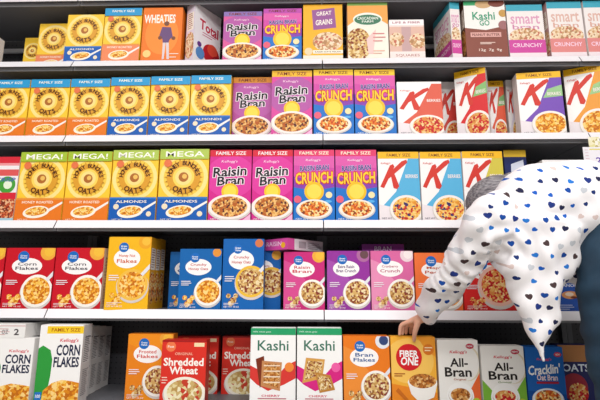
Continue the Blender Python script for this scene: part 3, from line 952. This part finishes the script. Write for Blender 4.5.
# arms
tube(bm, spline([(pa(508, 214, -.45), .06, .06), (SHL, .055, .055), (SHL.lerp(ELB, .5), .047, .047), (ELB, .040, .042), (ELB.lerp(WRI, .45), .037, .037), (WRI, .024, .029)]), 16)
SHR = pa(504, 220, -.26); ELR = pa(560, 262, -.24); WRR = pa(612, 292, -.27)
tube(bm, spline([(pa(515, 214, -.33), .06, .06), (SHR, .055, .055), (SHR.lerp(ELR, .5), .046, .046), (ELR, .04, .04), (WRR, .027, .03), (pa(624, 300, -.29), .018, .035), (pa(632, 306, -.31), .012, .035)]), 16)
for k in range(4):
    o_ = pa(632, 305, -.325 + .018 * k); tube(bm, spline([(o_, .008, .008), (o_ + V(.03, -.004, -.02), .008, .008), (o_ + V(.05, -.006, -.055), .007, .007)]), 8)
o_ = pa(622, 300, -.32); tube(bm, spline([(o_, .010, .010), (o_ + V(.01, -.03, -.02), .010, .010), (o_ + V(.025, -.04, -.05), .008, .008)]), 8)
# left hand gripping the top edge of the amber box
FT = fo[0].location.z + fo[2] + .0075 - POFF.z
palm0 = WRI.copy()
kn = [pa(406.5, 322.5, -.088), pa(409.5, 322.5, -.066), pa(413.0, 323.5, -.045), pa(416.5, 325.0, -.026)]
pc_ = (kn[1] + kn[2]) / 2
tube(bm, spline([(palm0, .026, .020), (palm0.lerp(pc_, .55), .036, .016), (pc_, .038, .012)]), 16, side=(kn[3] - kn[0]).normalized())
tips = [pa(399.5, 337, -.072), pa(402.5, 337, -.048), pa(406.0, 337, -.028), pa(410.5, 337, -.010)]
for i, (k_, t_) in enumerate(zip(kn, tips)):
    t_.z = FT
    mid = k_.lerp(t_, .5) + V(-.008, .002, .012)
    tube(bm, spline([(k_.lerp(palm0, .3), .0095, .0095), (k_, .0098, .0098), (mid, .0085, .0085), (t_, .0070, .0070)]), 10)
th = [palm0.lerp(kn[0], .35) + V(0, -.008, -.008), pa(416, 328, -.112), pa(414.5, 334, -.098), pa(414, 341, EY - .0145)]
tube(bm, spline([(th[0], .013, .013), (th[1], .0125, .012), (th[2], .0105, .010), (th[3], .0085, .008)]), 10)
# bare lower legs and feet core (inside the jeans and shoes)
for hp, dx in ((HIPL, 0), (HIPR, .05)):
    kn_ = V(hp.x - .028 + dx * .6, hp.y, .46); an = V(hp.x + .0 + dx, hp.y, .09)
    tube(bm, spline([(hp + V(.01, .02, .04), .085, .085), (hp.lerp(kn_, .5), .072, .075), (kn_, .052, .055), (kn_.lerp(an, .4), .048, .050), (an, .034, .036)]), 16)
    tube(bm, spline([(an + V(.03, 0, -.03), .030, .030), (an + V(-.06, 0, -.045), .034, .028), (an + V(-.15, 0, -.06), .036, .018)]), 12)
body = bake('body', bm, .0045, skin, person, 3)

# eyes
for sg in (-1, 1):
    bm = bmesh.new(); ellipsoid(bm, HC + Fd * .083 + S_ * (.030 * sg) + U_ * .012, (S_ * .012, Fd * .010, U_ * .008), 12)
    me = bpy.data.meshes.new('eye'); bm.to_mesh(me); bm.free(); me.materials.append(mat('#e8e4e0', .2)); link('eye', me, person)
# hair
hm = bpy.data.materials.new('grey_hair'); hm.use_nodes = True
nt = hm.node_tree; hb_ = nt.nodes['Principled BSDF']; nz = nt.nodes.new('ShaderNodeTexNoise'); mp = nt.nodes.new('ShaderNodeMapping'); tc = nt.nodes.new('ShaderNodeTexCoord')
mp.inputs['Scale'].default_value = (18, 60, 90); nz.inputs['Scale'].default_value = 2; nt.links.new(tc.outputs['Object'], mp.inputs[0]); nt.links.new(mp.outputs[0], nz.inputs['Vector'])
rp = nt.nodes.new('ShaderNodeValToRGB'); rp.color_ramp.elements[0].color = lin('#57525a'); rp.color_ramp.elements[1].color = lin('#9a9598'); rp.color_ramp.elements[0].position = .35; rp.color_ramp.elements[1].position = .65
nt.links.new(nz.outputs['Fac'], rp.inputs['Fac']); nt.links.new(rp.outputs['Color'], hb_.inputs['Base Color']); hb_.inputs['Roughness'].default_value = .5
bm = bmesh.new()
ellipsoid(bm, HC + U_ * .012 - Fd * .014, (S_ * .088, Fd * .098, U_ * .112), 36)
ellipsoid(bm, HC - U_ * .06 - Fd * .05, (S_ * .080, Fd * .05, U_ * .075), 24)
for sg in (-1, 1):
    ellipsoid(bm, HC + S_ * (.072 * sg) - Fd * .005 - U_ * .03, (S_ * .02, Fd * .055, U_ * .085), 20)
def hdisp(p):
    q_ = p - HC
    a_ = math.atan2(q_.dot(S_), -q_.dot(Fd))
    return .0022 * math.sin(a_ * 26 + 9 * q_.dot(U_)) + .0015 * math.sin(a_ * 47 + 30 * q_.dot(U_))
hair = bake('hair', bm, .005, hm, person, 3, hdisp)
# cut the face free
bm = bmesh.new(); bm.from_mesh(hair.data)
dead = [f for f in bm.faces if (lambda q_: q_.dot(Fd) > .045 and q_.dot(U_) < .062 and abs(q_.dot(S_)) < .068)(f.calc_center_median() - HC)]
bmesh.ops.delete(bm, geom=dead, context='FACES'); bm.to_mesh(hair.data); bm.free()

# blouse
def heart_mat():
    mt = bpy.data.materials.new('heart_print_cotton'); mt.use_nodes = True
    nt = mt.node_tree; L = nt.links; b = nt.nodes['Principled BSDF']

    def N(op, a, b_=None, c_=None):
        n_ = nt.nodes.new('ShaderNodeMath'); n_.operation = op
        for i, v in enumerate((a, b_, c_)):
            if v is None: continue
            if isinstance(v, (int, float)): n_.inputs[i].default_value = v
            else: L.new(v, n_.inputs[i])
        return n_.outputs[0]
    tc = nt.nodes.new('ShaderNodeTexCoord'); sp = nt.nodes.new('ShaderNodeSeparateXYZ'); L.new(tc.outputs['Object'], sp.inputs[0])
    X, Y_, Z = sp.outputs
    cell = .041
    gu = N('DIVIDE', N('ADD', X, N('MULTIPLY', Y_, .10)), cell)
    gv = N('DIVIDE', N('ADD', Z, N('MULTIPLY', Y_, -.22)), cell)
    row = N('FLOOR', gv)
    gu = N('ADD', gu, N('MULTIPLY', N('MODULO', row, 2.0), .5))
    col_ = N('FLOOR', gu)
    cb = nt.nodes.new('ShaderNodeCombineXYZ'); L.new(col_, cb.inputs[0]); L.new(row, cb.inputs[1])
    wn = nt.nodes.new('ShaderNodeTexWhiteNoise'); wn.noise_dimensions = '3D'; L.new(cb.outputs[0], wn.inputs['Vector'])
    sc = nt.nodes.new('ShaderNodeSeparateColor'); L.new(wn.outputs['Color'], sc.inputs[0])
    r1, r2, r3 = sc.outputs[0], sc.outputs[1], sc.outputs[2]
    x = N('SUBTRACT', N('SUBTRACT', N('FRACT', gu), .5), N('MULTIPLY', N('SUBTRACT', r1, .5), .42))
    y = N('SUBTRACT', N('SUBTRACT', N('FRACT', gv), .5), N('MULTIPLY', N('SUBTRACT', r2, .5), .42))
    ang = N('MULTIPLY', N('SUBTRACT', r3, .5), 1.6)
    ca, sa = N('COSINE', ang), N('SINE', ang)
    xr = N('SUBTRACT', N('MULTIPLY', x, ca), N('MULTIPLY', y, sa)); yr = N('ADD', N('MULTIPLY', x, sa), N('MULTIPLY', y, ca))
    size = N('ADD', .14, N('MULTIPLY', wn.outputs['Value'], .09))
    xs, ys = N('DIVIDE', xr, size), N('ADD', N('DIVIDE', yr, size), .15)
    x2, y2 = N('MULTIPLY', xs, xs), N('MULTIPLY', ys, ys)
    q_ = N('SUBTRACT', N('ADD', x2, y2), 1.0)
    q3 = N('MULTIPLY', N('MULTIPLY', q_, q_), q_)
    hv = N('SUBTRACT', q3, N('MULTIPLY', x2, N('MULTIPLY', y2, ys)))
    mask = N('LESS_THAN', hv, 0.0)
    rp = nt.nodes.new('ShaderNodeValToRGB'); rp.color_ramp.interpolation = 'CONSTANT'
    hs = ['#1f5fc0', '#22356e', '#2a78d0', '#d8c4c0', '#2a2c4c', '#1c4a9c', '#4a3a3c', '#c8ccd4', '#283a80']
    while len(rp.color_ramp.elements) < len(hs): rp.color_ramp.elements.new(.5)
    for i, h in enumerate(hs):
        rp.color_ramp.elements[i].position = i / len(hs); rp.color_ramp.elements[i].color = lin(h)
    L.new(r1, rp.inputs['Fac'])
    mx = nt.nodes.new('ShaderNodeMix'); mx.data_type = 'RGBA'; mx.inputs[6].default_value = lin('#f3f0f3')
    L.new(mask, mx.inputs[0]); L.new(rp.outputs['Color'], mx.inputs[7]); L.new(mx.outputs[2], b.inputs['Base Color'])
    b.inputs['Roughness'].default_value = .85; b.inputs['Specular IOR Level'].default_value = .1
    return mt


bm = bmesh.new()
bt = [(pa(640, 226, -.45), .175, .185), (pa(602, 213, -.44), .17, .165), (pa(575, 207, -.435), .17, .160), (pa(552, 205, -.43), .17, .152), (pa(528, 208, -.415), .175, .142), (pa(510, 212, -.40), .15, .110), (pa(499, 215, -.385), .10, .075)]
tube(bm, spline(bt), 28)
tube(bm, spline([(pa(510, 216, -.45), .09, .09), (SHL, .082, .082), (SHL.lerp(ELB, .5), .074, .070), (ELB + V(.0, 0, .0), .064, .060), (ELB.lerp(WRI, .5), .062, .058), (ELB.lerp(WRI, .88), .050, .048), (ELB.lerp(WRI, .97), .036, .038)]), 20)
tube(bm, spline([(pa(515, 214, -.33), .08, .08), (SHR, .075, .075), (ELR, .062, .062), (ELR.lerp(WRR, .9), .042, .042)]), 18)
dr = [(pa(536, 232, -.46), .15, .150), (pa(535, 258, -.475), .115, .128), (pa(536.5, 285, -.49), .080, .088), (pa(538.5, 310, -.50), .052, .060), (pa(541, 335, -.505), .030, .032), (pa(543, 354, -.508), .014, .013), (pa(543.6, 362, -.508), .006, .006)]
tube(bm, spline(dr), 24)


ARMP = pa(492, 250, -.50)


def bdisp(p):
    w = max(0, min(1, (.95 - p.z) / .25))
    d = .008 * math.sin(p.x * 62 + p.z * 14 + 4 * p.y) * w
    ar = max(0, 1 - (p - ARMP).length / .2)
    d += .007 * ar * math.sin((p - ARMP).length * 130 + 3 * math.atan2(p.z - ARMP.z, p.x - ARMP.x)) + .006 * ar * math.sin(6 * math.atan2(p.z - ARMP.z, p.x - ARMP.x))
    se = max(0, 1 - (p - ELB).length / .12)
    d += .006 * se * math.sin((p - ELB).dot((WRI - ELB).normalized()) * 170 + p.y * 30)
    d += .004 * math.sin(p.x * 35 - p.z * 48 + p.y * 20) + .0025 * math.sin(p.x * 80 + p.z * 70 + p.y * 55)
    return d


blouse = bake('blouse', bm, .009, heart_mat(), person, 8, bdisp)

# jeans
jm = bpy.data.materials.new('denim'); jm.use_nodes = True
nt = jm.node_tree; jb = nt.nodes['Principled BSDF']; nz = nt.nodes.new('ShaderNodeTexNoise'); nz.inputs['Scale'].default_value = 9; nz.inputs['Detail'].default_value = 6
rp = nt.nodes.new('ShaderNodeValToRGB'); rp.color_ramp.elements[0].color = lin('#12293c'); rp.color_ramp.elements[1].color = lin('#1c3d54'); rp.color_ramp.elements[0].position = .3; rp.color_ramp.elements[1].position = .7
tc = nt.nodes.new('ShaderNodeTexCoord'); nt.links.new(tc.outputs['Object'], nz.inputs['Vector']); nt.links.new(nz.outputs['Fac'], rp.inputs['Fac']); nt.links.new(rp.outputs['Color'], jb.inputs['Base Color']); jb.inputs['Roughness'].default_value = .8
bm = bmesh.new()
for hp, dx in ((HIPL, 0), (HIPR, .05)):
    kn_ = V(hp.x - .028 + dx * .6, hp.y, .46); an = V(hp.x + .0 + dx, hp.y, .09)
    tube(bm, spline([(hp + V(.03, .02, .06), .115, .12), (hp + V(.0, 0, -.06), .105, .112), (hp.lerp(kn_, .55), .096, .099), (kn_, .080, .082), (kn_.lerp(an, .4), .070, .073), (an + V(0, 0, .02), .058, .062)]), 20)
tube(bm, spline([(pa(655, 240, -.45), .16, .14), (pa(632, 240, -.45), .165, .145), (pa(612, 238, -.45), .15, .12)]), 20)


def jdisp(p):
    return .003 * math.sin(p.z * 55 + p.x * 25 + 12 * p.y) + .002 * math.sin(p.z * 95 - p.x * 60)


bake('jeans', bm, .008, jm, person, 5, jdisp)
for hp, dx in ((HIPL, 0), (HIPR, .05)):
    an = V(hp.x + .0 + dx, hp.y, .09); bm = bmesh.new()
    tube(bm, spline([(an + V(.055, 0, -.05), .036, .036), (an + V(0, 0, -.042), .042, .045), (an + V(-.09, 0, -.052), .047, .036), (an + V(-.17, 0, -.064), .042, .024), (an + V(-.2, 0, -.068), .028, .018)]), 16)
    for v in bm.verts: v.co.z = max(v.co.z, .002)
    bake('shoe', bm, .006, mat('#3a3a42', .5), person, 4)

# ---------------------------------------------------------------- light: the store's ceiling strips, the farthest one added for frontal fill
def strip(x, y, z, lx, ly, power, aim=None, colr=(1, .985, .97)):
    ld = bpy.data.lights.new('ceiling_strip', 'AREA'); ld.shape = 'RECTANGLE'; ld.size = lx; ld.size_y = ly; ld.energy = power; ld.color = colr
    o = bpy.data.objects.new('ceiling_strip', ld); COL.objects.link(o); o.location = (x, y, z)
    d = (Vector(aim) - o.location) if aim else Vector((0, 0, -1))
    o.rotation_euler = d.to_track_quat('-Z', 'Y').to_euler()


strip(0, -1.9, 3.4, 6.0, .5, 120)
strip(0, -3.6, 3.4, 6.0, .5, 230)
strip(0, -5.6, 3.4, 6.0, .5, 480)  # added far strip, evens out the light on the box fronts
w = bpy.data.worlds.new('store_air'); w.use_nodes = True; scn.world = w
bg = w.node_tree.nodes['Background']; bg.inputs[0].default_value = (1, .98, .97, 1); bg.inputs[1].default_value = .35

vs = scn.view_settings
vs.view_transform = 'Standard'; vs.look = 'None'; vs.gamma = 1; vs.use_curve_mapping = False; vs.exposure = -.78
scn.cycles.use_denoising = True
